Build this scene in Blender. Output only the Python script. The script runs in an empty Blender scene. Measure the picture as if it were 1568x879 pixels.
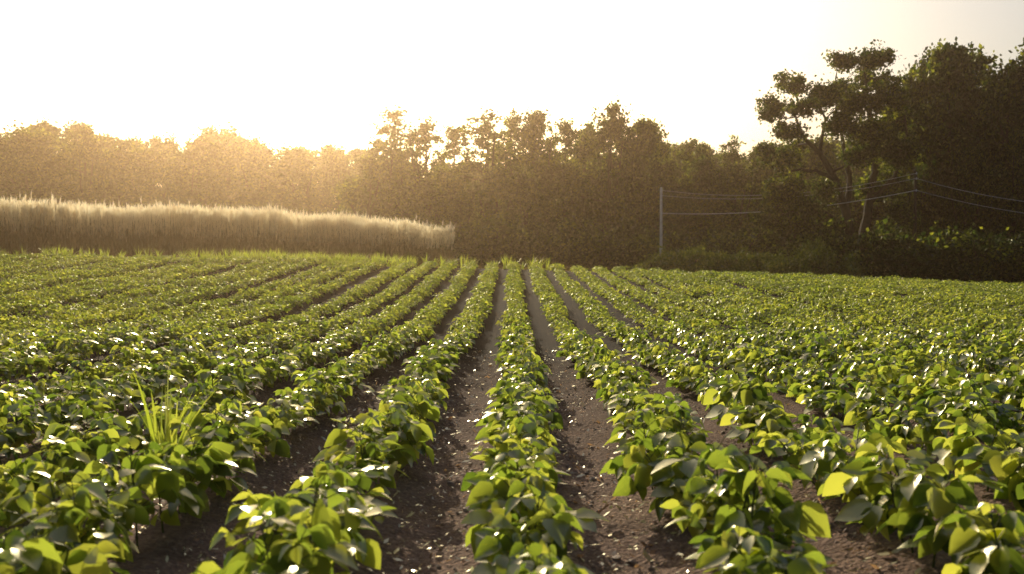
import bpy, math, random
import numpy as np
from mathutils import Vector, Matrix

random.seed(3)
R = np.random.default_rng(7)
scene = bpy.context.scene
F = 1524.0
CAMH = 1.3
def wx(px, Z): return (px-784.0)/F*Z
def wz(py, Z): return CAMH+(400.0-py)/F*Z

SUN_AZ = math.radians(-13.0)
SUN_EL = math.radians(18.0)

# ---------------------------------------------------------------- helpers
def link(o, parent=None):
    scene.collection.objects.link(o)
    if parent: o.parent = parent
    return o
def empty(name, loc=(0,0,0)):
    e = bpy.data.objects.new(name, None); e.location = loc
    e.empty_display_size = 0.2
    return link(e)

class Buf:
    def __init__(s): s.v=[]; s.f=[]; s.m=[]; s.n=0
    def add(s, verts, faces, mat=0):
        verts=np.asarray(verts,float).reshape(-1,3)
        s.v.append(verts)
        n=s.n
        s.f.extend([tuple(int(i)+n for i in f) for f in faces])
        s.m.extend([mat]*len(faces))
        s.n+=len(verts)
    def quads(s, V, mat=0):           # V (N,4,3)
        N=len(V); n=s.n
        s.v.append(V.reshape(-1,3))
        idx=(np.arange(N*4).reshape(N,4)+n).tolist()
        s.f.extend(idx); s.m.extend([mat]*N); s.n+=N*4
    def tube(s, pts, rads, sides=6, mat=0):
        pts=np.asarray(pts,float); k=len(pts)
        V=[]
        for i in range(k):
            d=pts[min(i+1,k-1)]-pts[max(i-1,0)]
            d=d/(np.linalg.norm(d)+1e-9)
            a=np.cross(d,[0.31,0.95,0.05]); 
            if np.linalg.norm(a)<1e-3: a=np.cross(d,[1,0,0])
            a/=np.linalg.norm(a); b=np.cross(d,a)
            for j in range(sides):
                t=2*math.pi*j/sides
                V.append(pts[i]+rads[i]*(math.cos(t)*a+math.sin(t)*b))
        Fc=[]
        for i in range(k-1):
            for j in range(sides):
                j2=(j+1)%sides
                Fc.append((i*sides+j,i*sides+j2,(i+1)*sides+j2,(i+1)*sides+j))
        Fc.append(tuple(range((k-1)*sides,k*sides)))
        s.add(V,Fc,mat)
    def mesh(s, name, mats, smooth=False):
        me=bpy.data.meshes.new(name)
        me.from_pydata(np.concatenate(s.v).tolist(),[],s.f)
        for m in mats: me.materials.append(m)
        me.polygons.foreach_set('material_index',s.m)
        if smooth: me.polygons.foreach_set('use_smooth',[True]*len(s.f))
        me.update()
        return me

# ---------------------------------------------------------------- materials
def newmat(name):
    m=bpy.data.materials.new(name); m.use_nodes=True
    nt=m.node_tree; nt.nodes.clear()
    return m,nt
def ramp(nt, stops):
    r=nt.nodes.new('ShaderNodeValToRGB'); cr=r.color_ramp
    while len(cr.elements)<len(stops): cr.elements.new(0.5)
    for e,(p,c) in zip(cr.elements,stops):
        e.position=p; e.color=(*c,1)
    return r

def leaf_mat(name, cols, tcols, trans=0.5, gloss=0.12, rough=0.4, patch=0.0, pscale=0.3):
    m,nt=newmat(name); N=nt.nodes; L=nt.links
    geo=N.new('ShaderNodeNewGeometry'); oi=N.new('ShaderNodeObjectInfo')
    add=N.new('ShaderNodeMath'); add.operation='MULTIPLY_ADD'
    L.new(oi.outputs['Random'],add.inputs[0]); add.inputs[1].default_value=0.25
    L.new(geo.outputs['Random Per Island'],add.inputs[2])
    sub=N.new('ShaderNodeMath'); sub.operation='SUBTRACT'; sub.inputs[1].default_value=0.12
    L.new(add.outputs[0],sub.inputs[0])
    fac=sub.outputs[0]
    if patch>0:
        nz=N.new('ShaderNodeTexNoise'); nz.inputs['Scale'].default_value=pscale
        L.new(geo.outputs['Position'],nz.inputs['Vector'])
        mm=N.new('ShaderNodeMath'); mm.operation='SUBTRACT'; mm.inputs[1].default_value=0.5
        L.new(nz.outputs[0],mm.inputs[0])
        ma=N.new('ShaderNodeMath'); ma.operation='MULTIPLY_ADD'; ma.inputs[1].default_value=patch
        L.new(mm.outputs[0],ma.inputs[0]); L.new(fac,ma.inputs[2]); fac=ma.outputs[0]
    r1=ramp(nt,cols); r2=ramp(nt,tcols)
    L.new(fac,r1.inputs[0]); L.new(fac,r2.inputs[0])
    d=N.new('ShaderNodeBsdfDiffuse'); t=N.new('ShaderNodeBsdfTranslucent'); g=N.new('ShaderNodeBsdfGlossy')
    g.inputs['Roughness'].default_value=rough; g.inputs['Color'].default_value=(1,1,0.8,1)
    L.new(r1.outputs[0],d.inputs['Color']); L.new(r2.outputs[0],t.inputs['Color'])
    mx=N.new('ShaderNodeMixShader'); mx.inputs[0].default_value=trans
    L.new(d.outputs[0],mx.inputs[1]); L.new(t.outputs[0],mx.inputs[2])
    fr=N.new('ShaderNodeFresnel'); fr.inputs['IOR'].default_value=1.4
    fm=N.new('ShaderNodeMath'); fm.operation='MULTIPLY'; fm.inputs[1].default_value=gloss
    L.new(fr.outputs[0],fm.inputs[0])
    mx2=N.new('ShaderNodeMixShader'); L.new(fm.outputs[0],mx2.inputs[0])
    L.new(mx.outputs[0],mx2.inputs[1]); L.new(g.outputs[0],mx2.inputs[2])
    o=N.new('ShaderNodeOutputMaterial'); L.new(mx2.outputs[0],o.inputs['Surface'])
    return m

def plain_mat(name, c1, c2, scale=8, rough=0.85, spec=0.3, bump=0.3, metallic=0):
    m,nt=newmat(name); N=nt.nodes; L=nt.links
    tc=N.new('ShaderNodeTexCoord'); nz=N.new('ShaderNodeTexNoise'); nz.inputs['Scale'].default_value=scale
    nz.inputs['Detail'].default_value=6
    L.new(tc.outputs['Object'],nz.inputs['Vector'])
    r=ramp(nt,[(0.3,c1),(0.7,c2)]); L.new(nz.outputs[0],r.inputs[0])
    b=N.new('ShaderNodeBsdfPrincipled'); b.inputs['Roughness'].default_value=rough
    b.inputs['Specular IOR Level'].default_value=spec; b.inputs['Metallic'].default_value=metallic
    bp=N.new('ShaderNodeBump'); bp.inputs['Strength'].default_value=bump; bp.inputs['Distance'].default_value=0.02
    L.new(nz.outputs[0],bp.inputs['Height']); L.new(bp.outputs[0],b.inputs['Normal'])
    L.new(r.outputs[0],b.inputs['Base Color'])
    o=N.new('ShaderNodeOutputMaterial'); L.new(b.outputs[0],o.inputs['Surface'])
    return m

M_soy = leaf_mat('soy_leaf',[(0,(0.032,0.058,0.012)),(0.6,(0.056,0.094,0.017)),(1,(0.09,0.115,0.024))],
                 [(0,(0.14,0.23,0.022)),(0.6,(0.38,0.49,0.050)),(1,(0.72,0.74,0.09))],trans=0.57,gloss=0.13,rough=0.25,patch=0.7,pscale=0.25)
M_soy_far = leaf_mat('soy_leaf_young',[(0,(0.035,0.055,0.012)),(0.6,(0.06,0.09,0.018)),(1,(0.09,0.11,0.024))],
                 [(0,(0.20,0.28,0.03)),(0.6,(0.42,0.50,0.05)),(1,(0.66,0.67,0.08))],trans=0.56,gloss=0.07,rough=0.4,patch=1.1,pscale=0.2)
M_stem= leaf_mat('soy_stem',[(0,(0.08,0.10,0.03)),(1,(0.12,0.12,0.05))],[(0,(0.12,0.16,0.03)),(1,(0.2,0.2,0.05))],trans=0.25,gloss=0.2)
M_tree= leaf_mat('tree_leaf',[(0,(0.012,0.030,0.008)),(0.6,(0.022,0.046,0.012)),(1,(0.042,0.068,0.018))],
                 [(0,(0.012,0.032,0.005)),(0.6,(0.075,0.125,0.014)),(1,(0.48,0.50,0.04))],trans=0.45,gloss=0.06,rough=0.5,patch=1.3,pscale=0.5)
M_bush= leaf_mat('bush_leaf',[(0,(0.05,0.075,0.015)),(0.6,(0.09,0.12,0.025)),(1,(0.13,0.15,0.035))],
                 [(0,(0.15,0.2,0.02)),(0.6,(0.3,0.36,0.04)),(1,(0.5,0.5,0.06))],trans=0.45,gloss=0.1,rough=0.5,patch=0.8,pscale=0.5)
M_bark= plain_mat('bark',(0.028,0.021,0.015),(0.065,0.05,0.036),6,bump=0.8,spec=0.1,rough=0.95)
M_plume=leaf_mat('grass_plume',[(0,(0.6,0.52,0.36)),(1,(0.75,0.67,0.49))],[(0,(0.88,0.76,0.50)),(1,(0.98,0.9,0.68))],trans=0.62,gloss=0.2)
M_blade=leaf_mat('tall_grass_blade',[(0,(0.05,0.045,0.015)),(1,(0.11,0.085,0.035))],[(0,(0.10,0.09,0.02)),(1,(0.24,0.17,0.05))],trans=0.45,gloss=0.1)
M_weed=leaf_mat('weed_grass',[(0,(0.07,0.10,0.02)),(1,(0.12,0.14,0.03))],[(0,(0.40,0.5,0.04)),(1,(0.65,0.7,0.09))],trans=0.6,gloss=0.2)

# ---------------------------------------------------------------- terrain
RX=np.array([-60,-25,-10,0,10,20,60.]); RZ=np.array([1.8,1.5,1.20,0.96,0.63,0.19,-0.3])
def S(t):
    t=np.clip(t,0,1); return t*t*(3-2*t)
def ramp_y(y):
    t=np.clip((y-13.5)/25.5,0,1)
    return t*t*(1.7-0.7*t)*1.0
def height(x,y):
    x=np.asarray(x,float); y=np.asarray(y,float)
    h=np.interp(x,RX,RZ)*ramp_y(y)
    h=h-0.45*S((y-40.5)/9)
    h=h+0.03*np.sin(x*0.5+1.0)*np.sin(y*0.33)*(y>3)
    return h

near_rows=[-4.02,-3.22,-2.42,-1.60,-0.76,0.07,0.90,1.74,2.56,3.36,4.16]
rows=list(near_rows)
x=near_rows[0]; k=0
while x>-34: x-=(1.12 if k%3==0 else 0.76); k+=1; rows.append(x)
x=near_rows[-1]; k=1
while x<32: x+=(1.10 if k%4==0 else 0.77); k+=1; rows.append(x)
rows=np.array(sorted(rows))

def nonuni(vals): return np.array(sorted(set(np.round(vals,4))))
xs=nonuni(list(np.arange(-9,9.001,0.09))+list(np.arange(-34,-9,0.2))+list(np.arange(9,34,0.2))+[-40,-50,-70,-100,-150,-250,-500,40,50,70,100,150,250,500])
ys=nonuni([-80,-30,-10,-4]+list(np.arange(-2,14,0.11))+list(np.arange(14,42,0.3))+list(np.arange(42,70,1.5))+[75,85,100,120,150,200,300,600,900])
XX,YY=np.meshgrid(xs,ys)
ZZ=height(XX,YY)
dist=np.min(np.abs(XX[0][None,:]-rows[:,None]),axis=0)
ridge=0.045*np.cos(np.clip(dist/0.41,0,1)*math.pi)
fm=((YY>-3)&(YY<40.3)).astype(float)
ZZ=ZZ+ridge[None,:]*fm*(np.abs(XX)<34)
nearm=((YY<14)&(np.abs(XX)<9))
ZZ=ZZ+R.normal(0,0.009,ZZ.shape)*nearm
gv=np.stack([XX,YY,ZZ],-1).reshape(-1,3)
nx=len(xs); ny=len(ys)
ii,jj=np.meshgrid(np.arange(ny-1),np.arange(nx-1),indexing='ij')
a=(ii*nx+jj).ravel()
gf=np.stack([a,a+1,a+nx+1,a+nx],-1).tolist()
gm=bpy.data.meshes.new('ground'); gm.from_pydata(gv.tolist(),[],gf)
gm.polygons.foreach_set('use_smooth',[True]*len(gf)); gm.update()
m,nt=newmat('soil'); N=nt.nodes; L=nt.links
geo=N.new('ShaderNodeNewGeometry')
n1=N.new('ShaderNodeTexNoise'); n1.inputs['Scale'].default_value=38; n1.inputs['Detail'].default_value=8; n1.inputs['Roughness'].default_value=0.7
n2=N.new('ShaderNodeTexNoise'); n2.inputs['Scale'].default_value=2.2; n2.inputs['Detail'].default_value=5
v=N.new('ShaderNodeTexVoronoi'); v.inputs['Scale'].default_value=45
for q in (n1,n2,v): L.new(geo.outputs['Position'],q.inputs['Vector'])
r=ramp(nt,[(0.3,(0.16,0.105,0.085)),(0.55,(0.29,0.20,0.16)),(0.75,(0.46,0.34,0.27))]); L.new(n1.outputs[0],r.inputs[0])
r2=ramp(nt,[(0.3,(0.6,0.6,0.6)),(0.7,(1,1,1))]); L.new(n2.outputs[0],r2.inputs[0])
mu=N.new('ShaderNodeMix'); mu.data_type='RGBA'; mu.blend_type='MULTIPLY'; mu.inputs[0].default_value=1
L.new(r.outputs[0],mu.inputs[6]); L.new(r2.outputs[0],mu.inputs[7])
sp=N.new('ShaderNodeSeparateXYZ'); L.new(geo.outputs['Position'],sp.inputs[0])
# soil colour scaled darker with distance, toward the far rise
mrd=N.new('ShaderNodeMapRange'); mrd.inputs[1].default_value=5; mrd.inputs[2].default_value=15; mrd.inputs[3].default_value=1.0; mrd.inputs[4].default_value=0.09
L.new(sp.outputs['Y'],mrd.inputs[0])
mu_dark=N.new('ShaderNodeVectorMath'); mu_dark.operation='SCALE'; L.new(mu.outputs[2],mu_dark.inputs[0]); L.new(mrd.outputs[0],mu_dark.inputs['Scale'])
mr=N.new('ShaderNodeMapRange'); mr.inputs[1].default_value=40; mr.inputs[2].default_value=42
L.new(sp.outputs['Y'],mr.inputs[0])
rg=ramp(nt,[(0.3,(0.035,0.045,0.015)),(0.7,(0.09,0.085,0.035))]); L.new(n2.outputs[0],rg.inputs[0])
mg=N.new('ShaderNodeMix'); mg.data_type='RGBA'; L.new(mr.outputs[0],mg.inputs[0]); L.new(mu_dark.outputs[0],mg.inputs[6]); L.new(rg.outputs[0],mg.inputs[7])
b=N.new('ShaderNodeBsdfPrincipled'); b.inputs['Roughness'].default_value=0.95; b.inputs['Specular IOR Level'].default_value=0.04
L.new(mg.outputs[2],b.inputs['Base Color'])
ad=N.new('ShaderNodeMath'); ad.operation='ADD'; L.new(n1.outputs[0],ad.inputs[0]); L.new(v.outputs['Distance'],ad.inputs[1])
bp=N.new('ShaderNodeBump'); bp.inputs['Strength'].default_value=0.9; bp.inputs['Distance'].default_value=0.02
L.new(ad.outputs[0],bp.inputs['Height']); L.new(bp.outputs[0],b.inputs['Normal'])
o=N.new('ShaderNodeOutputMaterial'); L.new(b.outputs[0],o.inputs['Surface'])
gm.materials.append(m)
link(bpy.data.objects.new('ground',gm))

# ---------------------------------------------------------------- soybean
T=np.array([0.16,0.40,0.66,0.87]); W=np.array([0.27,0.38,0.29,0.12])
LF=[(0,1,2),(0,2,3)]
for k in range(3):
    a=1+3*k
    LF+=[(a,a+3,a+4,a+1),(a+1,a+4,a+5,a+2)]
LF+=[(10,13,11),(11,13,12)]
def leaflet(buf,p,d,up,Ln,curl,fold,simple=False):
    d=d/np.linalg.norm(d); s=np.cross(d,up); s/=np.linalg.norm(s); n=np.cross(s,d)
    if simple:
        c=p+d*Ln*.42-n*curl*Ln*.16; e=n*fold*Ln*.36
        buf.add([p,c-s*.36*Ln+e,c,c+s*.36*Ln+e,p+d*Ln-n*curl*Ln],[(0,1,2),(0,2,3),(1,4,2),(2,4,3)],0); return
    V=[p]
    for t,w in zip(T,W):
        c=p+d*Ln*t - n*curl*Ln*t*t
        e=n*fold*Ln*w
        V+= [c-s*w*Ln+e, c, c+s*w*Ln+e]
    V.append(p+d*Ln-n*curl*Ln)
    buf.add(V,LF,0)
def soy_segment(seed, length=0.62, dens=3, hgt=0.40, spread=0.135, big=1.0,nT=12,simple=False,mat=None):
    rg=np.random.default_rng(seed); B=Buf()
    for k in range(dens):
        y0=(k+rg.uniform(0.2,0.8))/dens*length-length/2
        base=np.array([rg.normal(0,0.02),y0,0.0]); H=hgt*rg.uniform(0.68,1.15)
        lean=np.array([rg.normal(0,0.07),rg.normal(0,0.05),0])
        if simple: lean*=0.5
        top=base+lean+np.array([0,0,H*0.9])
        B.tube([base,(base+top)/2+rg.normal(0,0.008,3),top],[0.005,0.004,0.0025],4,1)
        ph=rg.uniform(0,6.28)
        for i in range(nT):
            u=0.25+0.75*(i+0.5)/nT
            az=ph+i*2.4+rg.normal(0,0.3)
            st=base+(top-base)*u*0.95
            rr=spread*rg.uniform(0.45,1.2)*(1.15-0.6*u*u)
            h=np.array([math.cos(az)*1.0,math.sin(az)*1.0,0])
            e=st+h*rr+np.array([0,0,rg.uniform(0.02,0.09)*(hgt/0.4)])
            if not simple: B.tube([st,(st+e)/2+[0,0,0.012],e],[0.0022,0.002,0.0016],3,1)
            droop=rg.uniform(-0.2,1.0)
            f=h/np.linalg.norm(h)
            sz=big*rg.uniform(0.08,0.135)*(1.0 if u<0.85 else 0.68)
            tilt=rg.normal(0,0.45,3); tilt[2]=0
            up=np.array([0,0,1.0])+tilt
            for ang,l in ((0,1.08),(1.25,0.92),(-1.25,0.92)):
                ca,sa=math.cos(ang),math.sin(ang)
                d=np.array([f[0]*ca-f[1]*sa,f[0]*sa+f[1]*ca,-droop+rg.normal(0,0.22)])
                u2=up+rg.normal(0,0.28,3)
                leaflet(B,e+d*0.012,d,u2,sz*l*rg.uniform(0.8,1.15),rg.uniform(0.05,0.45),rg.uniform(0.05,0.45),simple)
    return B.mesh('soybean_row_segment',[mat or M_soy,M_stem],smooth=True)
segs=[soy_segment(100+i,nT=13) for i in range(16)]
fsegs=[soy_segment(200+i,length=1.2,dens=9,spread=0.17,big=0.72,hgt=0.23,nT=12,simple=True,mat=M_soy_far) for i in range(8)]
field=empty('soybean_field')
cnt=0
for rx in rows:
    y=1.15+random.random()*0.3
    while y<40.0:
        far = y>15.5+random.uniform(-1.2,1.2)
        if abs(rx)<0.60*y+5.5:
            if random.random()>0.008:
                ob=bpy.data.objects.new('row_segment',random.choice(fsegs if far else segs))
                wig=0.035*math.sin(y*0.9+rx*7)+0.02*math.sin(y*2.7+rx*3)
                if far: wig*=0.6
                xx=rx+wig+random.gauss(0,0.02 if not far else 0.012)
                z=float(height(xx,y))+0.035
                s=random.uniform(0.82,1.15) if not far else random.uniform(.85,1.15)
                if 6<y and not far: s*=1-0.26*(min(y,15.5)-6)/9.5
                ob.location=(xx,y,z)
                sl=math.atan2(float(height(xx,y+0.5)-height(xx,y-0.5)),1.0)
                ob.rotation_euler=(sl,0,random.gauss(0,0.05) if not far else 0)
                if random.random()<.5: ob.rotation_euler[2]+=math.pi
                ob.scale=(s*random.uniform(0.92,1.08),max(s,1.0),s*random.uniform(0.86,1.1))
                link(ob,field); cnt+=1
        y+=1.15 if far else 0.55
print('segments',cnt)

# ---------------------------------------------------------------- residue + clods
def furrow_points(n,ymax):
    P=[]
    while len(P)<n:
        y=1.8+(ymax-1.8)*random.random()**1.5
        x=random.uniform(-0.62*y-0.8,0.62*y+0.8)
        d=np.min(np.abs(rows-x))
        if d>0.11: P.append((x,y,float(height(x,y))-0.045*1*math.cos(math.pi*(1-min(d/0.41,1)))+0.004))
    return np.array(P)
P=furrow_points(20000,15)
n=len(P)
az=R.uniform(0,6.28,n); Ln=R.gamma(2,0.0045,n)+0.004; Wd=Ln*R.uniform(0.3,0.9,n)
tl=R.normal(0,0.4,(n,2))
A=np.stack([np.cos(az),np.sin(az),tl[:,0]],-1); Bv=np.stack([-np.sin(az),np.cos(az),tl[:,1]],-1)
P[:,2]+=0.012
Q=np.stack([P-A*Ln[:,None],P+Bv*Wd[:,None]*0.6,P+A*Ln[:,None],P-Bv*Wd[:,None]*0.6],1)
B=Buf(); B.quads(Q,0)
for _ in range(60):
    p=furrow_points(1,9)[0]; a=random.uniform(0,6.28); l=random.uniform(0.04,0.11)
    d=np.array([math.cos(a),math.sin(a),random.uniform(-0.05,0.15)])
    B.tube([p+[0,0,.012]-d*l,p+[0,0,.02],p+[0,0,.012]+d*l],[0.003,0.0035,0.002],5,0)
d=np.array([0.09,0.10,0.04]); p=np.array([wx(915,4.9),4.9,0.05]); B.tube([p-d*.7,p,p+d*.7],[0.005,0.006,0.004],5,0)
M_res=leaf_mat('crop_residue',[(0,(0.10,0.07,0.05)),(1,(0.36,0.25,0.16))],[(0,(0.25,0.14,0.07)),(1,(0.7,0.42,0.2))],trans=0.35,gloss=0.35,rough=0.3)
link(bpy.data.objects.new('crop_residue',B.mesh('crop_residue',[M_res])))
import bmesh
bm=bmesh.new(); bmesh.ops.create_icosphere(bm,subdivisions=1,radius=1)
iv=np.array([v.co[:] for v in bm.verts]); iff=[tuple(v.index for v in f.verts) for f in bm.faces]; bm.free()
B=Buf()
for p in furrow_points(7000,12):
    s=random.uniform(0.005,0.012)+(0.016*random.random() if random.random()<0.12 else 0)
    B.add(p+iv*R.uniform(0.6,1.3,(len(iv),1))*s*np.array([1,1,0.7]),iff,0)
M_clod=plain_mat('clod',(0.17,0.115,0.09),(0.40,0.29,0.23),30,rough=0.75,spec=0.3)
link(bpy.data.objects.new('soil_clods',B.mesh('soil_clods',[M_clod])))

# ---------------------------------------------------------------- grass helper
def blade(B,p,h,az,lean,w,mat=0,seg=4,tw=0.0):
    d=np.array([math.cos(az),math.sin(az),0]); s=np.array([-d[1],d[0],0])
    s=s*math.cos(tw)+d*math.sin(tw)
    V=[];Fc=[]
    for i in range(seg+1):
        t=i/seg; c=p+np.array([0,0,h*(t-0.25*lean*t*t)])+d*lean*h*t*t
        ww=w*(1-t)**0.6*0.5 if t<1 else 0.0005
        V+=[c-s*ww,c+s*ww]
        if i: Fc.append((2*i-2,2*i-1,2*i+1,2*i))
    B.add(V,Fc,mat)
B=Buf()
for i in range(30):
    blade(B,np.array([R.normal(0,0.03),R.normal(0,0.025),0]),random.uniform(0.42,0.74),random.uniform(0,6.28),random.uniform(0.1,0.5),random.uniform(0.02,0.03),0,6,random.uniform(-1,1))
g=bpy.data.objects.new('grass_weed',B.mesh('grass_weed',[M_weed],True)); g.location=(wx(252,5.2),5.2,0.06); link(g)
B=Buf()
for c in range(280):
    xx=random.uniform(-24,1.5); 
    if random.random()<0.5: xx=random.uniform(-14,-9)+random.random()*6
    yy=40.6+random.uniform(-0.3,0.9); hh=random.uniform(0.12,0.42)
    b0=np.array([xx,yy,float(height(xx,yy))])
    for k in range(9):
        blade(B,b0+[R.normal(0,.03),R.normal(0,.03),0],hh*random.uniform(.7,1.15)+0.25,random.uniform(0,6.28),random.uniform(.1,.8),.035,0,3,random.uniform(-1,1))
link(bpy.data.objects.new('field_edge_weeds',B.mesh('field_edge_weeds',[M_weed])))
B=Buf()
for k in range(9000):
    yy=random.uniform(40.6,52); xx=random.uniform(-36,34)
    hh=random.uniform(0.12,0.38)
    blade(B,np.array([xx,yy,float(height(xx,yy))]),hh,random.uniform(0,6.28),random.uniform(.2,.9),.035,0,2,random.uniform(-1,1))
link(bpy.data.objects.new('verge_grass',B.mesh('verge_grass',[M_blade])))

def tall_tile(seed,n=300,size=2.0):
    rg=random.Random(seed); B=Buf()
    for i in range(n):
        p=np.array([rg.uniform(-size/2,size/2),rg.uniform(-size/2,size/2),0]); h=rg.gauss(2.5,0.13)
        az=rg.uniform(0,6.28); lean=rg.uniform(0.0,0.10)
        blade(B,p,h*0.97,az,lean,0.022,1,3,rg.uniform(-1,1))
        for k in range(2):
            blade(B,p+[0,0,h*rg.uniform(0.1,0.3)],h*rg.uniform(0.25,0.4),rg.uniform(0,6.28),rg.uniform(0.3,0.8),0.04,1,3,rg.uniform(-1,1))
        d=np.array([math.cos(az),math.sin(az),0]); tip=p+np.array([0,0,h*(0.97-0.25*lean)])+d*lean*h
        for k in range(10):
            blade(B,tip-[0,0,0.1+0.8*rg.random()**1.6],rg.uniform(0.15,0.32),rg.uniform(0,6.28),rg.uniform(0.1,0.5),0.035,0,2,rg.uniform(-1,1))
    return B.mesh('tall_grass_tile',[M_plume,M_blade])
tiles=[tall_tile(i) for i in range(4)]
tg=empty('tall_plumed_grass')
def front(xx):
    return np.interp(xx,[-45,-26,-15,-3],[45.5,47,48.5,51])
xx=-46.0
while xx<-3.7:
    yf=float(front(xx))
    for k in range(5):
        X=xx+random.uniform(-.3,.3); Y=yf+1+k*1.9+random.uniform(-.3,.3)
        if k>0 and xx>-5.5: continue
        ob=bpy.data.objects.new('grass_clump',random.choice(tiles))
        ob.location=(X,Y,float(height(X,Y))-0.02)
        sc=random.uniform(0.95,1.05)
        tz=1.3+ (400-np.interp(784+X/(yf+1)*F,[0,200,400,600,660,690,720],[305,313,321,335,343,350,360]))/F*(yf+1)
        sz=(tz-float(height(X,yf+1)))/2.66*sc
        ob.scale=(1.08,1.05,max(0.25,sz)); ob.rotation_euler=(0,0,random.choice((0,1.57,3.14,4.71)))
        link(ob,tg)
    xx+=1.6

# ---------------------------------------------------------------- trees
def leafquads(C,size,rg):
    n=len(C); a=rg.normal(0,1,(n,3)); a/=np.linalg.norm(a,axis=1)[:,None]
    b=rg.normal(0,1,(n,3)); b-=a*np.sum(a*b,1)[:,None]; b/=np.linalg.norm(b,axis=1)[:,None]
    s=size*rg.uniform(0.6,1.35,n)[:,None]
    return np.stack([C-a*s*.5,C+b*s*.34,C+a*s*.5,C-b*s*.34],1)
def tree_mesh(name,seed,trunks,lobes,n_clump,per,leaf,clump_r,lmat=None):
    rg=np.random.default_rng(seed); B=Buf()
    sk=[]; skr=[]
    for pts,rad in trunks:
        pts=np.array(pts,float)
        P2=[];R2=[]
        for i in range(len(pts)-1):
            for t in np.linspace(0,1,6,endpoint=False):
                P2.append(pts[i]*(1-t)+pts[i+1]*t+rg.normal(0,0.03,3)); R2.append(rad[i]*(1-t)+rad[i+1]*t)
        P2.append(pts[-1]);R2.append(rad[-1])
        B.tube(P2,R2,8,1); sk+=P2; skr+=R2
    sk=np.array(sk); skr=np.array(skr)
    lob=np.array([l[:6] for l in lobes]); w=np.array([l[6] for l in lobes],float); w/=w.sum()
    for l in lob:
        c=l[:3]; dd=np.linalg.norm(sk-c,axis=1)+np.where(sk[:,2]>c[2]-0.2*l[5],3.0,0)+np.where(sk[:,2]<1.2,2.0,0)
        j=int(np.argmin(dd)); p=sk[j]
        mid=(p+c)/2+rg.normal(0,0.25,3)+np.array([0,0,-0.05*np.linalg.norm(c-p)])
        r0=min(skr[j]*0.7,0.09); pts=[]
        for t in np.linspace(0,1,7): pts.append(p*(1-t)**2+mid*2*t*(1-t)+c*t*t)
        rr=np.linspace(r0,0.025,7); B.tube(pts,rr,6,1)
        sk=np.vstack([sk,pts[1:]]); skr=np.concatenate([skr,rr[1:]])
    cc=rg.choice(len(lob),n_clump,p=w)
    allC=[]
    for i in cc:
        l=lob[i]; u=rg.normal(0,1,3); u/=np.linalg.norm(u); rad=rg.uniform(0.2,1.0)**0.6*rg.uniform(0.8,1.15)
        c=l[:3]+u*l[3:6]*rad
        if c[2]<0.3: c[2]=0.3+rg.uniform(0,0.4)
        dd=np.linalg.norm(sk-c,axis=1); j=int(np.argmin(dd)); p=sk[j]
        if rg.random()<0.6:
            mid=(p+c)/2+rg.normal(0,0.1,3); B.tube([p,mid,c],[0.03,0.02,0.008],3,1)
        k=int(per*rg.uniform(0.3,1.6)); r=clump_r*rg.uniform(0.5,1.3)
        q=rg.normal(0,0.36,(k,3))*r
        ax=u*0.7+rg.normal(0,0.6,3); ax/=np.linalg.norm(ax)
        q=q+ax*rg.uniform(-1,0.8,(k,1))*r*0.9
        q[:,2]*=0.8
        allC.append(c+q)
    C=np.concatenate(allC); C[:,2]=np.maximum(C[:,2],0.05)
    B.quads(leafquads(C,leaf,rg),0)
    return B.mesh(name,[lmat or M_tree,M_bark])
def gen_tree(name,seed,H,Wd,base=0.25,nl=11,n_clump=170,per=75,leaf=0.26,clump_r=0.75,openness=0.0):
    rg=np.random.default_rng(seed)
    lean=rg.normal(0,0.04*H,2)
    tp=np.array([lean[0],lean[1],H*0.86])
    tk=[([[0,0,-0.4],[lean[0]*.2+rg.normal(0,.1),lean[1]*.2,H*.25],[lean[0]*.6,lean[1]*.6,H*.55],tp.tolist()],[0.028*H*.8,0.018*H,0.011*H,0.03])]
    for k in range(2):
        a=rg.uniform(0,6.28); s0=H*rg.uniform(.22,.4); e=np.array([math.cos(a)*Wd*.27,math.sin(a)*Wd*.27,H*rg.uniform(.65,.85)])
        p0=np.array([lean[0]*.35,lean[1]*.35,s0]); tk.append(([p0.tolist(),((p0+e)/2+[math.cos(a)*.3,math.sin(a)*.3,0]).tolist(),e.tolist()],[0.012*H,0.008*H,0.03]))
    lobes=[]
    for i in range(nl):
        t=(i+0.5)/nl; z=H*(base+(0.92-base)*t)
        env=Wd*0.5*(math.sin(math.pi*min(1,(t*0.8+0.22)))**0.7)
        a=i*2.4+rg.uniform(-.6,.6); r=env*rg.uniform(0.25,0.85)
        s=Wd*rg.uniform(0.11,0.20)*(1-openness*0.4)
        lobes.append((math.cos(a)*r+lean[0]*t,math.sin(a)*r+lean[1]*t,z,s,s,s*rg.uniform(.6,1.0),s))
    lobes.append((tp[0],tp[1],H*0.93,Wd*.12,Wd*.12,H*.055,Wd*.1))
    return tree_mesh(name,seed,tk,lobes,n_clump,per,leaf,clump_r)

dense=[gen_tree('dense_tree',10+i,14,8.5,0.08,17,250,62,0.31,0.85) for i in range(6)]
openr=[gen_tree('airy_tree',40+i,14,7.0,0.14,19,165,50,0.24,0.6,0.5) for i in range(5)]
def place(mesh,name,px,top,Z,parent=None,wscale=1.0,H0=14.3,x=None):
    X=wx(px,Z) if x is None else x
    g=float(height(X,Z)); h=wz(top,Z)-g
    ob=bpy.data.objects.new(name,mesh); ob.location=(X,Z,g-0.1)
    s=h/H0; ob.scale=(s*wscale,s*wscale,s); ob.rotation_euler=(0,0,random.uniform(0,6.28))
    return link(ob,parent)

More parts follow.
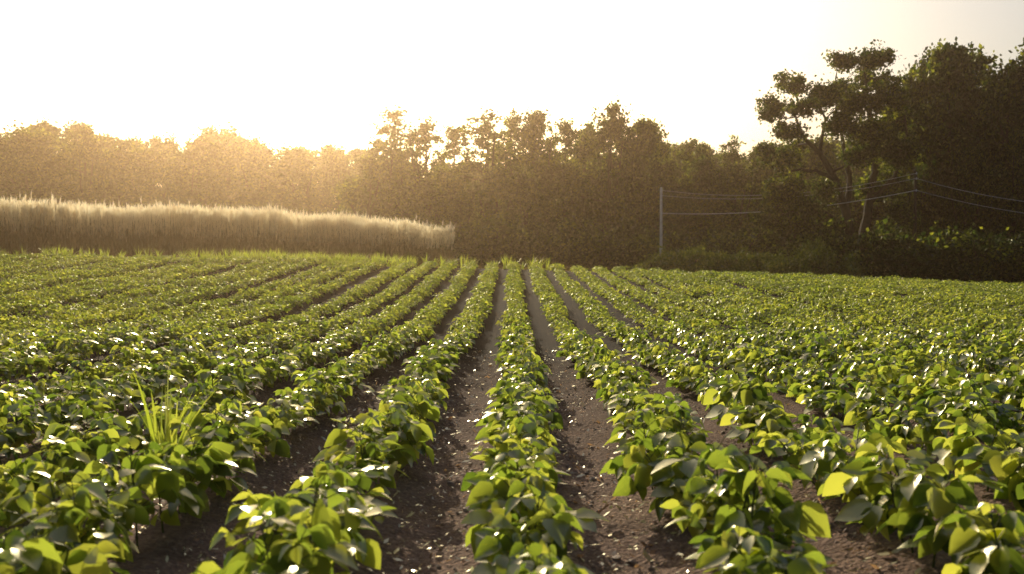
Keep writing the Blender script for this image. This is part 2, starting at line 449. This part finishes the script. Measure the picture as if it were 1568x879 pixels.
tl=empty('distant_treeline')
tx=[-400,-100,0,60,120,180,270,340,420,470,520,570,620,700,1000,1100,1180,1300,1600,2000]
ty=[180,190,196,186,184,204,212,196,212,226,216,235,245,240,225,220,222,200,190,180]
for Zr,dt in ((108,4),(118,-4)):
    px=-420
    while px<1980:
        place(random.choice(dense),'treeline_tree',px,np.interp(px,tx,ty)+dt+random.uniform(-5,8),Zr+random.uniform(-3,3),tl,random.uniform(0.95,1.35))
        px+=random.uniform(32,50)
def mkbush(i,mat): return tree_mesh('scrub',70+i,[([[0,0,-.2],[.1,0,.8],[0,.2,1.6]],[.08,.05,.02])],
      [(R.uniform(-1.6,1.6),R.uniform(-1.2,1.2),R.uniform(.5,1.7),1.0,.9,.75,1) for _ in range(8)],80,60,0.2,0.5,mat)
bush=[mkbush(i,M_tree) for i in range(4)]; bushL=[mkbush(10+i,M_bush) for i in range(3)]
def scrub(name,X,Y,s,parent=None,sz=None,lib=None):
    ob=bpy.data.objects.new(name,random.choice(lib or bush)); ob.location=(X,Y,float(height(X,Y))-.1)
    ob.scale=(s,s,sz or s); ob.rotation_euler=(0,0,random.uniform(0,6.28)); return link(ob,parent)
for k in range(80):
    Z=random.uniform(98,106); scrub('treeline_scrub',random.uniform(-80,85),Z,random.uniform(1.3,2.3),tl)

mid=[(590,200,78,1.1,'o'),(620,154,84,1.4,'o'),(655,166,82,1.1,'o'),(695,178,86,1.1,'o'),(735,160,80,1.4,'o'),(780,166,86,1.1,'o'),(815,159,82,.8,'d'),
     (862,164,84,1,'o'),(900,182,88,.8,'d'),(930,150,80,.85,'d'),(975,174,80,.95,'d'),(1008,190,84,.8,'d'),(1048,200,86,1.1,'o'),
     (1082,213,82,.8,'d'),(1118,202,86,1,'o'),(1160,218,82,.85,'d'),(1200,215,86,.9,'d'),(1250,205,84,1,'d'),(1320,190,84,1,'d'),(1390,170,82,1,'d')]
for i,(px,top,Z,w,k) in enumerate(mid):
    place((openr if k=='o' else dense)[i%5],'deciduous_tree',px,top,Z,None,w)
for i in range(28):
    px=555+i*30+random.uniform(-10,10)
    place(random.choice(dense),'understory_tree',px,random.uniform(228,310),random.uniform(74,92),tl,1.15)
ug=empty('woodland_undergrowth')
for k in range(75):
    px=random.uniform(690,1700); Z=random.uniform(66,76); scrub('shrub',wx(px,Z),Z,random.uniform(0.9,1.7),ug)

Zt=57.0; m2=Zt/F; hx=wx(1305,Zt); hg=float(height(hx,Zt))
def hp(px,py,dy=0.0): return [(px-1305)*m2,dy,wz(400-(400-py)*0.985,Zt)-hg]
trunks=[([[0,0,-.3],hp(1300,360),hp(1292,320,-.2),hp(1275,275,-.4),hp(1250,235,-.5),hp(1222,205,-.5),hp(1205,150,-.3)],[.42,.30,.24,.19,.14,.09,.03]),
        ([[0.25,.1,-.3],hp(1322,360),hp(1332,310,.3),hp(1342,260,.4),hp(1338,200,.3),hp(1328,150,.2),hp(1318,95,0)],[.36,.30,.24,.19,.15,.10,.03]),
        ([hp(1292,320,-.2),hp(1305,270,.6),hp(1298,220,.9),hp(1285,160,.8),hp(1284,105,.6)],[.2,.15,.11,.07,.03]),
        ([hp(1275,275,-.4),hp(1240,262,-.9),hp(1205,262,-1.2),hp(1175,275,-1.3)],[.13,.09,.06,.02]),
        ([hp(1332,310,.3),hp(1362,270,-.6),hp(1375,210,-1),hp(1372,150,-.8)],[.16,.11,.08,.03]),
        ([hp(1296,345,0),hp(1255,325,-.7),hp(1215,322,-1.1),hp(1185,330,-1.2)],[.12,.08,.05,.02]),
        ([hp(1250,235,-.5),hp(1262,180,0),hp(1240,125,.3)],[.11,.07,.03])]
L0=[(1318,95,34,16),(1285,92,18,12),(1345,112,24,18),(1300,128,24,16),(1225,122,24,14),(1205,112,12,8),(1250,150,26,18),(1192,152,20,14),(1180,172,16,12),(1215,170,26,16),
    (1300,165,32,24),(1345,155,30,24),(1372,180,24,24),(1270,195,26,20),(1325,205,34,24),(1195,205,24,14),(1172,235,16,16),(1190,248,24,12),(1235,215,12,9),(1300,240,24,18),(1355,235,30,26),
    (1375,275,24,26),(1182,300,20,26),(1200,285,22,18),(1188,335,24,16),(1225,318,26,14),(1250,295,18,14),(1345,290,24,18),(1365,330,22,22),(1265,348,18,10),(1165,225,8,8),(1215,345,20,14)]
lobes=[]
for (px,py,rx,rz) in L0:
    c=hp(px,py,R.uniform(-2.0,2.0)); lobes.append((*c,rx*m2,rx*m2*R.uniform(.9,1.6),rz*m2,rx*rz))
hero=bpy.data.objects.new('cottonwood_tree',tree_mesh('cottonwood_tree',5,trunks,lobes,1250,42,0.19,0.5))
hero.location=(hx,Zt,hg); link(hero)

right=[(1402,100,62,.75),(1430,76,63,.9),(1462,52,61,1.0),(1500,64,64,1.0),(1528,80,60.5,.9),(1562,56,61,1.0),(1610,60,62,1.0),(1660,75,60,1),(1720,60,62,1),(1790,70,60,1),(1870,66,62,1),(1420,190,61,.8),(1480,200,59,.8),(1545,190,59,.9),(1600,210,58,.8),(1440,106,70,1),(1520,96,72,1),(1590,86,70,1)]
for i,(px,top,Z,w) in enumerate(right):
    place(dense[(i*5+2)%6],'oak_tree',px,top+2,Z,None,w*0.85)
for k in range(46):
    px=random.uniform(1240,1950); Z=random.uniform(50,58); scrub('shrub',wx(px,Z),Z,random.uniform(0.8,1.5),ug)
for i,(px,py,Z) in enumerate([(1000,388,54),(1030,374,55),(1062,376,54),(1092,382,56),(1125,376,54),(1155,384,53),(1185,380,53),(1215,386,52),(1250,386,50),(1272,372,50.5)]):
    X=wx(px,Z); hh=(wz(py-4,Z)-float(height(X,Z)))
    scrub('bush',X,Z,0.85,None,hh/2.3,bushL)

# ---------------------------------------------------------------- utility pole + wires
M_pole=plain_mat('weathered_pole',(0.5,0.47,0.42),(0.65,0.61,0.55),5)
M_pole2=plain_mat('creosote_pole',(0.03,0.022,0.015),(0.06,0.045,0.035),5,spec=0.1)
M_wire=plain_mat('wire',(0.6,0.58,0.52),(0.7,0.66,0.6),3,rough=0.35,metallic=0.5)
M_ins=plain_mat('insulator',(0.5,0.5,0.5),(0.6,0.6,0.6),3,rough=0.3)
def pole(X,Y,ztop,zs,mat):
    g=float(height(X,Y)); e=empty('utility_pole',(X,Y,g))
    B=Buf(); B.tube([[0,0,-.3],[0,0,2],[0,0,ztop-g-.05],[0,0,ztop-g]],[.095,.09,.07,.05],12,0)
    link(bpy.data.objects.new('shaft',B.mesh('shaft',[mat],True)),e)
    B=Buf()
    for z in zs:
        B.tube([[0,-.06,z-g],[0,-.14,z-g]],[.015,.015],8,0); B.tube([[0,-.14,z-g-.06],[0,-.14,z-g-.02],[0,-.14,z-g+.02],[0,-.14,z-g+.06]],[.03,.045,.03,.02],10,0)
    link(bpy.data.objects.new('insulators',B.mesh('insulators',[M_ins],True)),e)
pA=(wx(1012,60),60.0); zA=[wz(327,60),wz(300,60),wz(292,60)]
pB=(wx(1400,55.0),55.0); zB=[wz(292,55.0),wz(274,55.0),wz(266,55.0)]
pC=(wx(1800,46),46.0); zC=[wz(344,46),wz(318,46),wz(300,46)]
pole(*pA,wz(287,60),zA,M_pole); pole(*pB,wz(262,55.0),zB,M_pole2); pole(*pC,wz(280,46),zC,M_pole2)
B=Buf()
for z1,z2,za,zb in ((0,1,0,0),(0,1,1,1),(0,1,2,2),(1,2,0,0),(1,2,1,1)):
    p=pA if z1==0 else pB; q=pB if z2==1 else pC
    a=np.array([p[0],p[1]-.14,(zA if z1==0 else zB)[za]]); b=np.array([q[0],q[1]-.14,(zB if z2==1 else zC)[zb]])
    pts=[a*(1-t)+b*t-np.array([0,0,(0.45+.12*za)*4*t*(1-t)]) for t in np.linspace(0,1,24)]
    B.tube(pts,[0.020 if za==0 and z1==0 else 0.012]*24,5,0)
link(bpy.data.objects.new('power_line',B.mesh('power_line',[M_wire],True)))

# ---------------------------------------------------------------- sunlit haze
B=Buf()
x0,x1,y0,y1,z0,z1=-130,130,-5,150,-6,26
B.add([(x0,y0,z0),(x1,y0,z0),(x1,y1,z0),(x0,y1,z0),(x0,y0,z1),(x1,y0,z1),(x1,y1,z1),(x0,y1,z1)],
      [(3,2,1,0),(4,5,6,7),(0,1,5,4),(1,2,6,5),(2,3,7,6),(3,0,4,7)])
m,nt=newmat('haze'); vs=nt.nodes.new('ShaderNodeVolumeScatter'); vs.inputs['Color'].default_value=(1,0.72,0.45,1)
vs.inputs['Density'].default_value=0.00105; vs.inputs['Anisotropy'].default_value=0.89
o=nt.nodes.new('ShaderNodeOutputMaterial'); nt.links.new(vs.outputs[0],o.inputs['Volume'])
link(bpy.data.objects.new('sunlit_haze',B.mesh('sunlit_haze',[m])))

# ---------------------------------------------------------------- world, sun, camera
w=bpy.data.worlds.new('World'); scene.world=w; w.use_nodes=True
nt=w.node_tree; bg=nt.nodes['Background']
sk=nt.nodes.new('ShaderNodeTexSky'); sk.sky_type='NISHITA'; sk.sun_disc=False
sk.sun_elevation=SUN_EL; sk.sun_rotation=SUN_AZ; sk.air_density=1.0; sk.dust_density=6.0; sk.ozone_density=1.0
nt.links.new(sk.outputs[0],bg.inputs['Color']); bg.inputs['Strength'].default_value=0.112
sl=bpy.data.lights.new('sun','SUN'); sl.energy=5.0; sl.angle=math.radians(0.5); sl.color=(1,0.85,0.6)
so=bpy.data.objects.new('sun',sl)
s=Vector((math.sin(SUN_AZ)*math.cos(SUN_EL),math.cos(SUN_AZ)*math.cos(SUN_EL),math.sin(SUN_EL)))
so.rotation_euler=s.to_track_quat('Z','Y').to_euler(); so.location=s*60; link(so)

cd=bpy.data.cameras.new('camera'); cd.sensor_width=36; cd.lens=35.0; cd.clip_end=3000; cd.clip_start=0.05
cd.dof.use_dof=True; cd.dof.focus_distance=11; cd.dof.aperture_fstop=2.8
co=bpy.data.objects.new('camera',cd); co.location=(0,0,CAMH)
co.rotation_euler=(math.radians(90)-math.atan(39.5/F),0,0); link(co)
scene.camera=co
scene.view_settings.view_transform='Standard'; scene.view_settings.look='None'; scene.view_settings.exposure=0
